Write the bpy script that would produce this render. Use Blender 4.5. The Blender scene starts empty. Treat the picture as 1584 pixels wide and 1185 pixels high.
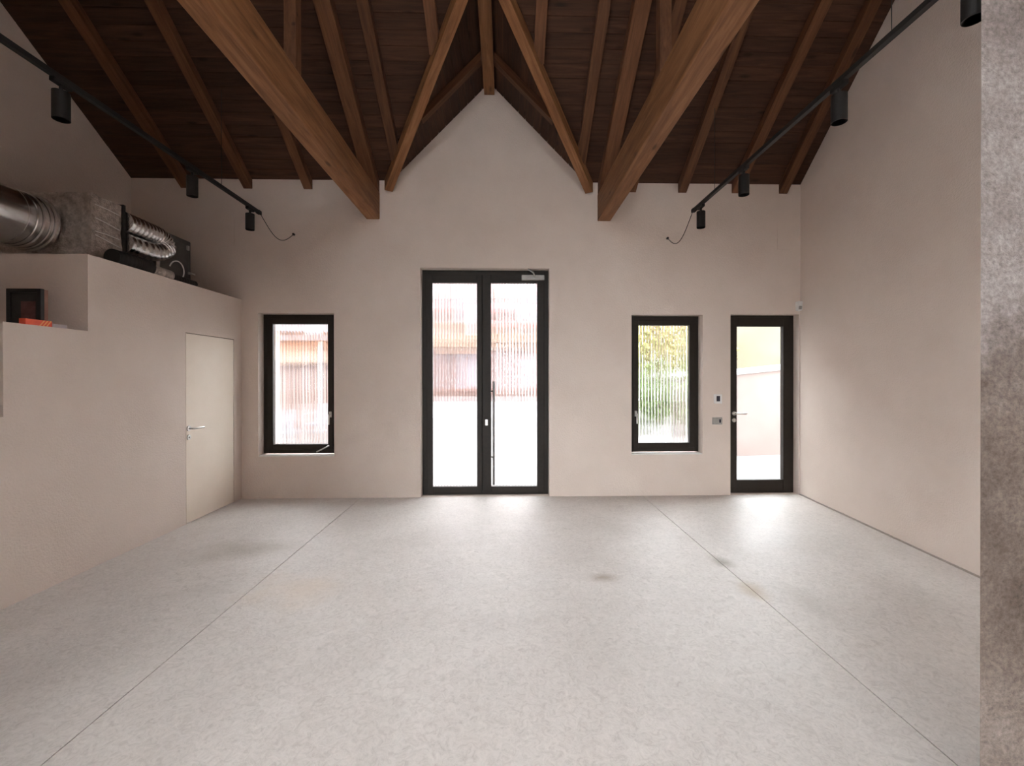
import bpy, bmesh, math, random
from mathutils import Vector, Matrix, noise
random.seed(7)
S = bpy.context.scene
COL = S.collection

# ------------------------------------------------------------------ camera, sky, exposure
def rot(psi, pit, roll):
    c, s = math.cos, math.sin
    Ry = Matrix(((c(psi), 0, s(psi)), (0, 1, 0), (-s(psi), 0, c(psi))))
    Rx = Matrix(((1, 0, 0), (0, c(pit), -s(pit)), (0, s(pit), c(pit))))
    Rz = Matrix(((c(roll), -s(roll), 0), (s(roll), c(roll), 0), (0, 0, 1)))
    return Ry @ Rx @ Rz                      # columns: right, down, forward in (X, down, Y)
R = rot(0.0246, -0.0027, 0.0008)
def w3(v): return Vector((v[0], v[2], -v[1]))
cr, cd, cf = (w3(R.col[i]) for i in range(3))
cam_data = bpy.data.cameras.new('camera')
cam = bpy.data.objects.new('camera', cam_data); COL.objects.link(cam)
m = Matrix((cr, -cd, -cf)).transposed().to_4x4(); m.translation = Vector((0, 0, 1.45))
cam.matrix_world = m
cam_data.sensor_width = 36; cam_data.lens = 680 / 1584 * 36
cam_data.shift_x = -(796.7 - 792) / 1584; cam_data.shift_y = (586.13 - 592.5) / 1584
cam_data.clip_start = 0.05; cam_data.clip_end = 300
S.camera = cam

W = bpy.data.worlds.new('overcast_sky'); S.world = W; W.use_nodes = True
bg = W.node_tree.nodes['Background']
bg.inputs[0].default_value = (0.935, 0.97, 1.0, 1); bg.inputs[1].default_value = 13.0
vs = S.view_settings
vs.view_transform = 'Standard'; vs.look = 'None'; vs.gamma = 1; vs.use_curve_mapping = False
vs.exposure = 0.88
S.cycles.max_bounces = 14; S.cycles.diffuse_bounces = 8; S.cycles.transparent_max_bounces = 16
S.cycles.sample_clamp_indirect = 8.0

# ------------------------------------------------------------------ materials
def mat(name, col=(.5, .5, .5), rough=.6, metal=0., spec=.5):
    M = bpy.data.materials.new(name); M.use_nodes = True
    b = M.node_tree.nodes['Principled BSDF']
    b.inputs['Base Color'].default_value = (*col, 1); b.inputs['Roughness'].default_value = rough
    b.inputs['Metallic'].default_value = metal; b.inputs['Specular IOR Level'].default_value = spec
    return M
def N(M, t, **kw):
    n = M.node_tree.nodes.new(t)
    for k, v in kw.items():
        if k in n.inputs: n.inputs[k].default_value = v
        else: setattr(n, k, v)
    return n
def L(M, a, b): M.node_tree.links.new(a, b)
def ramp(M, fac, stops):
    r = N(M, 'ShaderNodeValToRGB'); e = r.color_ramp.elements
    while len(e) < len(stops): e.new(.5)
    for i, (p, c) in enumerate(stops): e[i].position = p; e[i].color = (*c, 1)
    L(M, fac, r.inputs[0]); return r.outputs[0]
def noisemat(name, c0, c1, scale=4, rough=.7, bump=.0, bscale=60, metal=0., spec=.4, detail=6, stretch=(1, 1, 1)):
    M = mat(name, c0, rough, metal, spec); b = M.node_tree.nodes['Principled BSDF']
    tc = N(M, 'ShaderNodeTexCoord'); mp = N(M, 'ShaderNodeMapping'); mp.inputs['Scale'].default_value = stretch
    L(M, tc.outputs['Object'], mp.inputs[0])
    n = N(M, 'ShaderNodeTexNoise', Scale=scale, Detail=detail, Roughness=.6); L(M, mp.outputs[0], n.inputs['Vector'])
    L(M, ramp(M, n.outputs[0], [(.32, c0), (.68, c1)]), b.inputs['Base Color'])
    if bump:
        n2 = N(M, 'ShaderNodeTexNoise', Scale=bscale, Detail=4); L(M, mp.outputs[0], n2.inputs['Vector'])
        bp = N(M, 'ShaderNodeBump', Strength=bump, Distance=.01); L(M, n2.outputs[0], bp.inputs['Height'])
        L(M, bp.outputs[0], b.inputs['Normal'])
    return M
def wood(name, c0, c1, c2, rough=.6):
    M = mat(name, c0, rough, 0, .3); b = M.node_tree.nodes['Principled BSDF']
    at = N(M, 'ShaderNodeAttribute', attribute_name='grain'); oi = N(M, 'ShaderNodeObjectInfo')
    ad = N(M, 'ShaderNodeVectorMath', operation='MULTIPLY_ADD')
    cv = N(M, 'ShaderNodeCombineXYZ'); L(M, oi.outputs['Random'], cv.inputs[0]); L(M, oi.outputs['Random'], cv.inputs[1])
    L(M, cv.outputs[0], ad.inputs[0]); ad.inputs[1].default_value = (37, 11, 0); L(M, at.outputs['Vector'], ad.inputs[2])
    mp = N(M, 'ShaderNodeMapping'); mp.inputs['Scale'].default_value = (1.2, 16, 16); L(M, ad.outputs[0], mp.inputs[0])
    n = N(M, 'ShaderNodeTexNoise', Scale=1.6, Detail=7, Roughness=.65, Distortion=.6); L(M, mp.outputs[0], n.inputs['Vector'])
    col = ramp(M, n.outputs[0], [(.3, c0), (.52, c1), (.72, c2)])
    mp2 = N(M, 'ShaderNodeMapping'); mp2.inputs['Scale'].default_value = (2.2, 7, 7); L(M, ad.outputs[0], mp2.inputs[0])
    vo = N(M, 'ShaderNodeTexVoronoi', Scale=1.0); L(M, mp2.outputs[0], vo.inputs['Vector'])
    kn = ramp(M, vo.outputs['Distance'], [(.06, (.25, .22, .2)), (.16, (1, 1, 1))])
    mx = N(M, 'ShaderNodeMix', data_type='RGBA', blend_type='MULTIPLY'); mx.inputs[0].default_value = .8
    L(M, col, mx.inputs[6]); L(M, kn, mx.inputs[7])
    hs = N(M, 'ShaderNodeHueSaturation'); L(M, mx.outputs[2], hs.inputs['Color'])
    mr = N(M, 'ShaderNodeMapRange'); mr.inputs[3].default_value = .78; mr.inputs[4].default_value = 1.22
    L(M, oi.outputs['Random'], mr.inputs[0]); L(M, mr.outputs[0], hs.inputs['Value'])
    L(M, hs.outputs[0], b.inputs['Base Color'])
    bp = N(M, 'ShaderNodeBump', Strength=.25, Distance=.006); L(M, n.outputs[0], bp.inputs['Height']); L(M, bp.outputs[0], b.inputs['Normal'])
    return M

PLASTER = noisemat('plaster', (.655, .565, .503), (.705, .615, .553), 1.6, .9, .35, 70, spec=.2)
PLASTER_DARK = PLASTER
BEAM = wood('beam_wood', (.115, .046, .018), (.20, .088, .036), (.27, .135, .062))
RAFT = wood('rafter_wood', (.065, .025, .011), (.115, .048, .022), (.165, .076, .036))
DECK = wood('deck_wood', (.03, .013, .008), (.055, .024, .013), (.085, .038, .021), .75)
BACK = mat('roof_backing', (.02, .012, .008), .9)
FRAME = noisemat('dark_frame', (.018, .014, .011), (.024, .019, .015), 30, .5, .05, 200, spec=.25)
STEEL = noisemat('brushed_steel', (.55, .54, .52), (.68, .67, .65), 40, .28, 0, metal=1, stretch=(1, 1, .1))
DSTEEL = noisemat('dark_steel', (.14, .13, .12), (.2, .19, .18), 40, .35, 0, metal=1)
GALV = noisemat('galvanised_sheet', (.62, .63, .64), (.78, .79, .8), 9, .22, .03, 30, metal=1)
FOIL = noisemat('crinkled_foil', (.42, .37, .33), (.78, .71, .66), 26, .3, 1.0, 75, metal=1)
FLEX = noisemat('flexible_foil', (.5, .5, .5), (.85, .85, .85), 30, .2, .3, 60, metal=1)
BLACK = noisemat('black_powdercoat', (.012, .011, .011), (.018, .017, .016), 50, .5, .05, 200)
RUBBER = noisemat('black_rubber', (.015, .014, .013), (.028, .026, .024), 20, .6, .2, 40)
CASING = noisemat('unit_casing', (.09, .09, .088), (.13, .13, .127), 6, .4, .05, 40, metal=.6)
WHITEP = noisemat('white_plastic', (.72, .71, .69), (.78, .77, .75), 20, .4)
GREYP = noisemat('grey_plate', (.30, .29, .27), (.36, .35, .33), 30, .4, metal=.3)
SCREEN = noisemat('dark_screen', (.02, .02, .035), (.03, .03, .05), 40, .15)
DOORP = noisemat('painted_door', (.78, .69, .59), (.82, .73, .63), 3, .6, .05, 90, spec=.3)
SILLM = noisemat('white_sill', (.76, .75, .73), (.8, .79, .77), 12, .5)

# polished concrete floor: mottling, trowel marks, stains and a darker patch at left
def floor_mat():
    M = mat('polished_concrete', (.5, .48, .45), .4, 0, .5); b = M.node_tree.nodes['Principled BSDF']
    g = N(M, 'ShaderNodeNewGeometry'); P = g.outputs['Position']
    n1 = N(M, 'ShaderNodeTexNoise', Scale=.9, Detail=8, Roughness=.62, Distortion=.5); L(M, P, n1.inputs['Vector'])
    n2 = N(M, 'ShaderNodeTexNoise', Scale=24, Detail=9, Roughness=.75, Distortion=1.6); L(M, P, n2.inputs['Vector'])
    c = ramp(M, n1.outputs[0], [(.3, (.545, .50, .465)), (.55, (.625, .58, .545)), (.75, (.69, .645, .61))])
    d = ramp(M, n2.outputs[0], [(.28, (.72, .70, .69)), (.5, (.97, .97, .97)), (.72, (1.12, 1.12, 1.12))])
    mx = N(M, 'ShaderNodeMix', data_type='RGBA', blend_type='MULTIPLY'); mx.inputs[0].default_value = 1
    L(M, c, mx.inputs[6]); L(M, d, mx.inputs[7]); out = mx.outputs[2]
    nw = N(M, 'ShaderNodeTexNoise', Scale=3.5, Detail=5); L(M, P, nw.inputs['Vector'])
    for (x, y, rx, ry, col, amt) in STAINS_AND_PATCHES:
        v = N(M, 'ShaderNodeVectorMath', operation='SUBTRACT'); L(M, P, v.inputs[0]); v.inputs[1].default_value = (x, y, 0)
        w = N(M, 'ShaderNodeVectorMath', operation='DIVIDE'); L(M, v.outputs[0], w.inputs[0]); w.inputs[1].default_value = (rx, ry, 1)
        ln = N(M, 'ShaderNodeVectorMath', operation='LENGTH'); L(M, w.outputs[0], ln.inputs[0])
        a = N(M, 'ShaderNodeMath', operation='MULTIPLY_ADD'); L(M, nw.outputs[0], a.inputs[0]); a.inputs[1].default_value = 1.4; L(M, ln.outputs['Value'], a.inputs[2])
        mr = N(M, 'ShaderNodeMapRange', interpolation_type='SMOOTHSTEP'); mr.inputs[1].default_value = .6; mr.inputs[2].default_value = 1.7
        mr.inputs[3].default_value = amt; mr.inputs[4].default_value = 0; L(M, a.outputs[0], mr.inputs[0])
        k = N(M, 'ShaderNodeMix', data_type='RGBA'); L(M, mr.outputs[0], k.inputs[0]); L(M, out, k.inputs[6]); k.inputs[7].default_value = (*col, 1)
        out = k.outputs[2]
    L(M, out, b.inputs['Base Color'])
    rr = N(M, 'ShaderNodeMapRange'); rr.inputs[3].default_value = .42; rr.inputs[4].default_value = .62; L(M, n1.outputs[0], rr.inputs[0]); L(M, rr.outputs[0], b.inputs['Roughness'])
    n3 = N(M, 'ShaderNodeTexNoise', Scale=26, Detail=5, Distortion=1.5); L(M, P, n3.inputs['Vector'])
    bp = N(M, 'ShaderNodeBump', Strength=.35, Distance=.006); L(M, n3.outputs[0], bp.inputs['Height']); L(M, bp.outputs[0], b.inputs['Normal'])
    return M
STAINS_AND_PATCHES = [(.70, 3.17, .16, .10, (.26, .19, .13), .75), (1.71, 3.42, .12, .16, (.22, .18, .13), .7),
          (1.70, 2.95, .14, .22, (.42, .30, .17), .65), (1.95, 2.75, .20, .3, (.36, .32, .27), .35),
          (-1.45, 3.05, .45, .4, (.60, .46, .34), .45), (-2.2, 3.75, .6, .3, (.33, .29, .23), .5)]  # last entry: broad darker patch on the left
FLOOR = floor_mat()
def pillar_mat():
    M = mat('rough_concrete', (.35, .33, .33), .9, 0, .2); b = M.node_tree.nodes['Principled BSDF']
    g = N(M, 'ShaderNodeTexCoord'); P = g.outputs['Object']
    n1 = N(M, 'ShaderNodeTexNoise', Scale=3.2, Detail=7, Roughness=.65); L(M, P, n1.inputs['Vector'])
    n2 = N(M, 'ShaderNodeTexNoise', Scale=70, Detail=5, Roughness=.7); L(M, P, n2.inputs['Vector'])
    c = ramp(M, n1.outputs[0], [(.3, (.15, .125, .115)), (.5, (.255, .225, .215)), (.68, (.36, .335, .33))])
    d = ramp(M, n2.outputs[0], [(.3, (.6, .6, .6)), (.5, (.95, .95, .95)), (.7, (1.3, 1.3, 1.3))])
    mx = N(M, 'ShaderNodeMix', data_type='RGBA', blend_type='MULTIPLY'); mx.inputs[0].default_value = 1
    L(M, c, mx.inputs[6]); L(M, d, mx.inputs[7])
    # darker towards the floor, with an uneven upper edge
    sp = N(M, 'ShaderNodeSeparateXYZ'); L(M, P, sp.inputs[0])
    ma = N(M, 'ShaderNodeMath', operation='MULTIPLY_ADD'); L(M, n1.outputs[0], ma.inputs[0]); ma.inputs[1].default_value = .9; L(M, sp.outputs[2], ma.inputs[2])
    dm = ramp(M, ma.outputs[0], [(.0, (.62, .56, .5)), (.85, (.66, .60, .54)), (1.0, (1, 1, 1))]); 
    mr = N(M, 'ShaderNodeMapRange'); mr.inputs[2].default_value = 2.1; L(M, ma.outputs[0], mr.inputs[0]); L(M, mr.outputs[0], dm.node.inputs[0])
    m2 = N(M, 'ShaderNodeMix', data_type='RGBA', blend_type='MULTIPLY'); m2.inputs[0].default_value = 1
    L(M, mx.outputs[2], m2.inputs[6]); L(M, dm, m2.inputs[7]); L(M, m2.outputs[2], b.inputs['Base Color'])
    bp = N(M, 'ShaderNodeBump', Strength=.6, Distance=.01); L(M, n2.outputs[0], bp.inputs['Height']); L(M, bp.outputs[0], b.inputs['Normal'])
    return M
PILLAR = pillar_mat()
def glass_mat(name, refr, rough):
    M = bpy.data.materials.new(name); M.use_nodes = True; nt = M.node_tree
    for n in list(nt.nodes): nt.nodes.remove(n)
    o = N(M, 'ShaderNodeOutputMaterial'); t = N(M, 'ShaderNodeBsdfTransparent'); t.inputs[0].default_value = (.96, .97, .97, 1)
    r = N(M, 'ShaderNodeBsdfRefraction'); r.inputs['Roughness'].default_value = rough; r.inputs['IOR'].default_value = 1.45
    g = N(M, 'ShaderNodeBsdfGlossy'); g.inputs['Roughness'].default_value = .05
    if refr:
        ge = N(M, 'ShaderNodeNewGeometry'); sx = N(M, 'ShaderNodeSeparateXYZ'); L(M, ge.outputs['True Normal'], sx.inputs[0])
        ab = N(M, 'ShaderNodeMath', operation='ABSOLUTE'); L(M, sx.outputs[0], ab.inputs[0])
        rp = ramp(M, ab.outputs[0], [(.05, (.97, .97, .97)), (.38, (.97, .97, .97)), (.52, (.74, .73, .74))]); L(M, rp, t.inputs[0]); L(M, rp, r.inputs[0])  # steep rib flanks tinted darker, standing in for dark reflections in the grooves
    a = N(M, 'ShaderNodeMixShader'); a.inputs[0].default_value = refr; L(M, t.outputs[0], a.inputs[1]); L(M, r.outputs[0], a.inputs[2])
    f = N(M, 'ShaderNodeFresnel', IOR=1.45)
    mlt = N(M, 'ShaderNodeMath', operation='MULTIPLY'); L(M, f.outputs[0], mlt.inputs[0]); mlt.inputs[1].default_value = .6
    z = N(M, 'ShaderNodeMixShader'); L(M, mlt.outputs[0], z.inputs[0]); L(M, a.outputs[0], z.inputs[1]); L(M, g.outputs[0], z.inputs[2])
    L(M, z.outputs[0], o.inputs[0]); return M
REED = glass_mat('reeded_glass', .6, .02)
CLEAR = glass_mat('clear_glass', .0, .02)

# ------------------------------------------------------------------ helpers
class MB:
    def __init__(s): s.v = []; s.f = []; s.g = []
    def add(s, vs, fs, gr=None):
        o = len(s.v); s.v += [tuple(v) for v in vs]; s.f += [tuple(i + o for i in f) for f in fs]
        s.g += gr if gr else [tuple(v) for v in vs]
    def box(s, x0, x1, y0, y1, z0, z1):
        s.hexa([(x, y, z) for z in (z0, z1) for x, y in ((x0, y0), (x1, y0), (x1, y1), (x0, y1))])
    def hexa(s, p, gr=None):
        s.add(p, [(3, 2, 1, 0), (4, 5, 6, 7), (0, 1, 5, 4), (1, 2, 6, 5), (2, 3, 7, 6), (3, 0, 4, 7)], gr)
    def prism(s, poly, d):           # poly: list of 3D points (ccw seen from +d), extruded by vector d
        n = len(poly); d = Vector(d); a = [Vector(p) for p in poly]; b = [p + d for p in a]
        s.add(a + b, [tuple(range(n - 1, -1, -1)), tuple(range(n, 2 * n))] + [(i, (i + 1) % n, n + (i + 1) % n, n + i) for i in range(n)])
    def sweep(s, path, rad, n=16, caps=True):
        path = [Vector(p) for p in path]; rad = rad if isinstance(rad, (list, tuple)) else [rad] * len(path)
        t0 = (path[1] - path[0]).normalized(); up = Vector((0, 0, 1)) if abs(t0.z) < .9 else Vector((1, 0, 0))
        u = t0.cross(up).normalized(); vs = []; fs = []
        for i, p in enumerate(path):
            t = (path[min(i + 1, len(path) - 1)] - path[max(i - 1, 0)])
            t = t.normalized() if t.length > 1e-9 else t0
            u = (u - t * u.dot(t)).normalized(); w = t.cross(u)
            vs += [p + (u * math.cos(2 * math.pi * k / n) + w * math.sin(2 * math.pi * k / n)) * rad[i] for k in range(n)]
        for i in range(len(path) - 1):
            fs += [(i * n + k, i * n + (k + 1) % n, (i + 1) * n + (k + 1) % n, (i + 1) * n + k) for k in range(n)]
        if caps: fs += [tuple(range(n - 1, -1, -1)), tuple(range((len(path) - 1) * n, len(path) * n))]
        s.add(vs, fs)
    def build(s, name, material, parent=None, smooth=False, bevel=0, loc=None, fix=True):
        me = bpy.data.meshes.new(name)
        off = Vector(loc) if loc is not None else Vector((0, 0, 0))
        me.from_pydata([Vector(v) - off for v in s.v], [], s.f); me.update()
        if fix:
            bm = bmesh.new(); bm.from_mesh(me); bmesh.ops.recalc_face_normals(bm, faces=bm.faces); bm.to_mesh(me); bm.free()
        a = me.attributes.new('grain', 'FLOAT_VECTOR', 'POINT'); a.data.foreach_set('vector', [c for g in s.g for c in g])
        me.materials.append(material)
        if smooth: me.shade_smooth(); me.set_sharp_from_angle(angle=math.radians(40))
        o = bpy.data.objects.new(name, me); COL.objects.link(o); o.location = off
        if parent:
            o.parent = parent; o.matrix_parent_inverse = Matrix.Identity(4); o.location = off - parent_world(parent)
        if bevel:
            b = o.modifiers.new('bevel', 'BEVEL'); b.width = bevel; b.segments = 2; b.limit_method = 'ANGLE'
        return o
def parent_world(o):
    v = Vector(o.location)
    while o.parent: o = o.parent; v += o.location
    return v
def tag(o, label, cat=None, group=None, kind=None):
    o['label'] = label
    if cat: o['category'] = cat
    if group: o['group'] = group
    if kind: o['kind'] = kind
    return o
def empty(name, loc, label, cat, group=None, kind=None):
    o = bpy.data.objects.new(name, None); COL.objects.link(o); o.location = loc; o.empty_display_size = .1
    return tag(o, label, cat, group, kind)
def struct(o, label=None): 
    o['kind'] = 'structure'
    if label: o['label'] = label
    return o
def copy_tree(o, loc=None, parent=None):
    c = o.copy(); COL.objects.link(c)
    if parent: c.parent = parent
    if loc is not None: c.location = loc
    for ch in list(o.children): copy_tree(ch, None, c)
    return c

# ------------------------------------------------------------------ dimensions
YB, YR = 5.35, 0.6                 # back wall, main ridge
YF = 2 * YR - YB                   # front wall, behind the camera
XL, XP, XC = -4.437, -3.147, -.177 # outer left wall, partition face, axis of the gable
ZE, ZA, K, KC = 3.83, 5.03, .69, 1.02
YV = YB - (ZA - ZE) / K            # where the valleys meet
def xr(y): return 3.66 - .098 * (YB - y)
def zm(y): return ZE + K * (YB - y) if y >= YR else ZE + K * (y - YF)
def zc(x): return ZA - KC * abs(x - XC)
def dv(y): return (ZA - zm(y)) / KC          # half width of the gable roof at y
SKY_Y, SKY_W = 1.7, 1.15             # rooflight over the camera: from the ridge down to SKY_Y, half width SKY_W
TW = .36                           # wall thickness

# ------------------------------------------------------------------ floor
b = MB(); b.box(XL - .4, 4.1, YF - .4, YB + .36, -.20, -.06)
fl = struct(b.build('floor', BACK))
JL, JR, G = -1.734, 1.692, .0028
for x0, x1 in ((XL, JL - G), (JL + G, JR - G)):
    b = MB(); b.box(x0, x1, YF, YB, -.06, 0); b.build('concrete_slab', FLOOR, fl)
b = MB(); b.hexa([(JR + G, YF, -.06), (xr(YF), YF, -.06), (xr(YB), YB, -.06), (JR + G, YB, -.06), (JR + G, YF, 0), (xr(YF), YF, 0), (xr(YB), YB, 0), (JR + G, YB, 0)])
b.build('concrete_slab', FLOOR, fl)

# ------------------------------------------------------------------ walls with openings
HOLES = {'door_1': (-1.015, .551, 0, 2.783), 'window_1': (-2.953, -2.05, .503, 2.23),
         'window_2': (1.56, 2.442, .503, 2.222), 'door_2': (2.787, 3.645, 0, 2.231)}
def wall_grid(b, x0, x1, z0, z1, ya, yb, holes):
    xs = sorted({x0, x1, *[h[i] for h in holes for i in (0, 1)]}); zs = sorted({z0, z1, *[h[i] for h in holes for i in (2, 3)]})
    for i in range(len(xs) - 1):
        for j in range(len(zs) - 1):
            cx, cz = (xs[i] + xs[i + 1]) / 2, (zs[j] + zs[j + 1]) / 2
            if any(h[0] < cx < h[1] and h[2] < cz < h[3] for h in holes): continue
            for y in (ya, yb): b.add([(xs[i], y, zs[j]), (xs[i + 1], y, zs[j]), (xs[i + 1], y, zs[j + 1]), (xs[i], y, zs[j + 1])], [(0, 1, 2, 3)])
    for h in holes:
        for (p, q) in (((h[0], h[2]), (h[0], h[3])), ((h[0], h[3]), (h[1], h[3])), ((h[1], h[3]), (h[1], h[2])), ((h[1], h[2]), (h[0], h[2]))):
            b.add([(p[0], ya, p[1]), (p[0], yb, p[1]), (q[0], yb, q[1]), (q[0], ya, q[1])], [(0, 1, 2, 3)])
def tri_top(b, y, w, lo=ZE, holes=None):
    b.add([(XC - w, y, lo), (XC + w, y, lo), (XC, y, ZA + .02)], [(0, 1, 2)])
b = MB(); hw = (ZA - ZE) / KC
wall_grid(b, XL - .3, 4.0, -.1, ZE + .02, YB, YB + TW, list(HOLES.values()))
for y in (YB, YB + TW): tri_top(b, y, hw + .02, ZE + .02)
b.add([(XL - .3, YB, -.1), (XL - .3, YB + TW, -.1), (XL - .3, YB + TW, ZE), (XL - .3, YB, ZE)], [(0, 1, 2, 3)])
struct(b.build('wall_back', PLASTER, fix=False))
b = MB(); WY0, WY1, WZ0, WZ1 = -2.6, -.4, .25, 2.0          # side window of the rear part, behind the camera
b.prism([(XL, WY1, -.1), (XL, YB, -.1), (XL, YB, ZE + .02), (XL, YR, zm(YR) + .02), (XL, WY1, zm(WY1) + .02)], (-.3, 0, 0))
b.prism([(XL, YF, -.1), (XL, WY0, -.1), (XL, WY0, zm(WY0) + .02), (XL, YF, ZE + .02)], (-.3, 0, 0))
b.prism([(XL, WY0, -.1), (XL, WY1, -.1), (XL, WY1, WZ0), (XL, WY0, WZ0)], (-.3, 0, 0))
b.prism([(XL, WY0, WZ1), (XL, WY1, WZ1), (XL, WY1, zm(WY1) + .02), (XL, WY0, zm(WY0) + .02)], (-.3, 0, 0))
struct(b.build('wall_left', PLASTER))
b = MB(); b.prism([(xr(y), y, z) for y, z in ((YF, -.1), (YB, -.1), (YB, ZE + .02), (YR, zm(YR) + .02), (YF, ZE + .02))], (.3, 0, 0))
wr_ = struct(b.build('wall_right', PLASTER))
# front wall behind the camera: a glazed opening that runs up into its own gable
b = MB(); wall_grid(b, XL - .3, 3.6, -.1, ZE + .02, YF - TW, YF, [(-4.3, -1.0, 0, 2.6)])
struct(b.build('wall_front', PLASTER, fix=False))
b = MB(); b.prism([(XL, .3, 0), (-1.67, .3, 0), (-1.67, .3, zm(.3) - .01), (XL, .3, zm(.3) - .01)], (0, .3, 0))
struct(b.build('wall_side', PLASTER))
# thin base strip along the right wall, coloured dark as its shadow line
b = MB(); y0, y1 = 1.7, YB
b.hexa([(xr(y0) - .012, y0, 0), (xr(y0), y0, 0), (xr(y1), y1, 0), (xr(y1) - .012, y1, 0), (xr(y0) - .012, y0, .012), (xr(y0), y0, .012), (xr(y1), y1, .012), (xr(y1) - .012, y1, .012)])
struct(b.build('baseboard_right', noisemat('base_shadow_line', (.3, .255, .23), (.36, .31, .28), 8)))

# stepped box room on the left: partition face with a flush door
DY0, DY1, DZ = 4.423, 5.20, 1.90
steps = [(2.275, 2.84, 1.206), (2.84, 3.405, 1.805), (3.405, YB, 2.388)]
XS = XP - .045
prof = [(1.71, 0), (YB, 0), (YB, 2.388), (3.405, 2.388), (3.405, 1.805), (2.84, 1.805), (2.84, 1.206), (2.275, 1.206), (2.275, .603), (1.71, .603)]
b = MB(); b.prism([(XS, y, z) for y, z in prof], (XL - XS, 0, 0))
def skin(y0, y1, z0, z1): b.box(XS, XP, y0, y1, z0, z1)
skin(1.71, 2.275, 0, .603); skin(2.275, 2.84, 0, 1.206); skin(2.84, 3.405, 0, 1.805); skin(3.405, DY0, 0, 2.388)
skin(DY0, DY1, DZ, 2.388); skin(DY1, YB, 0, 2.388)
struct(b.build('wall_partition', PLASTER))
g = .008
d3 = struct(bpy.data.objects.new('door_3', None)); COL.objects.link(d3); d3.location = (XP, DY0, 0)
tag(d3, 'flush pale door set without a frame in the stepped left partition', 'door')
b = MB(); b.box(XS + .005, XP - .002, DY0 + g, DY1 - g, .006, DZ - g); lf = b.build('door_leaf', DOORP, d3)
b = MB(); yh, zh = 4.462, .946
b.sweep([(XP - .004, yh, zh), (XP + .007, yh, zh)], .026, 20)
b.sweep([(XP + .005, yh, zh), (XP + .05, yh, zh), (XP + .058, yh + .012, zh), (XP + .058, yh + .14, zh)], [.010, .010, .010, .009], 12)
b.build('lever_handle', STEEL, lf, True)
b = MB(); b.sweep([(XP - .004, yh, .858), (XP + .007, yh, .858)], .026, 20); b.sweep([(XP + .006, yh, .858), (XP + .02, yh, .858)], .009, 12)
b.build('lock_escutcheon', STEEL, lf, True)

# ------------------------------------------------------------------ roof: backing deck and boards
b = MB(); YO = YB + .55; T = (0, 0, .12)
for s in (1, -1):
    my = (lambda y: y) if s == 1 else (lambda y: 2 * YR - y)
    for side in (-1, 1):
        xe = XL - .35 if side < 0 else 4.05
        P = [(xe, YO), (XC + side * dv(YO), YO), (XC, YV), (XC, SKY_Y), (XC + side * SKY_W, SKY_Y), (XC + side * SKY_W, YR), (xe, YR)]
        b.prism([(x, my(y), ZE + K * (YB - y)) for x, y in P], T)
        P = [(XC + side * dv(YO), YO), (XC, YO), (XC, YV)]
        b.prism([(x, my(y), zc(x)) for x, y in P], T)
for v in range(len(b.v)): pass
b.v = [(x, y, z + .02) for x, y, z in b.v]
cl = struct(b.build('ceiling', BACK))
BW = .125; cs = math.cos(math.atan(K)); gp = .0022
def board(poly, d): 
    b = MB(); n = len(poly); b.prism(poly, d)
    b.g = [d_ for d_ in b.g]; return b
nb = int((YB - YR) / (BW * cs)) + 1
for i in range(nb):
    ya, yb = YB + .0 - i * BW * cs - gp, YB - (i + 1) * BW * cs + gp
    yb = max(yb, YR)
    if ya <= yb: break
    rnd = random.uniform(-.0015, .0015)
    for side in (-1, 1):
        if side < 0: xa, xb = XL, XL
        else: xa, xb = xr(ya), xr(yb)
        ia = XC + side * max(dv(ya), 0); ib = XC + side * max(dv(yb), 0)
        if yb < SKY_Y: ia = ib = XC + side * SKY_W
        P = [(xa, ya), (ia, ya), (ib, yb), (xb, yb)]
        bb = MB(); pts = [(x, y, ZE + K * (YB - y) + rnd) for x, y in P]
        if side > 0: pts = pts[::-1]
        bb.prism(pts, (0, 0, .018)); bb.g = [(v[0], (v[1] - YB) / cs, v[2] * 0) for v in bb.v]
        bb.build('board', DECK, cl)
cc = math.cos(math.atan(KC)); nc = int((ZA - ZE) / KC / (BW * cc)) + 1
for i in range(nc):
    xa, xb = i * BW * cc + gp, min((i + 1) * BW * cc - gp, hw)
    if xa >= xb: break
    for side in (-1, 1):
        def yv(x): return YB - (ZA - KC * x - ZE) / K
        P = [(xa, YB), (xb, YB), (xb, yv(xb)), (xa, yv(xa))]
        bb = MB(); pts = [(XC + side * x, y, ZA - KC * x) for x, y in P]
        bb.prism(pts if side < 0 else pts[::-1], (0, 0, .018)); bb.g = [(v[1], (v[0] - XC) / cc, 0) for v in bb.v]
        bb.build('board', DECK, cl)

# added unseen shaft above the rooflight, tall to keep the upper walls dark
b = MB(); xa_, xb_, ya_, yb_ = XC - SKY_W, XC + SKY_W, 2 * YR - SKY_Y, SKY_Y
for q in ((xa_ - .06, xa_, ya_ - .06, yb_ + .06), (xb_, xb_ + .06, ya_ - .06, yb_ + .06), (xa_, xb_, ya_ - .06, ya_), (xa_, xb_, yb_, yb_ + .06)):
    b.box(*q, zm(SKY_Y) + .02, 8.8)
b.build('added_light_shaft', DECK, cl)

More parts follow.
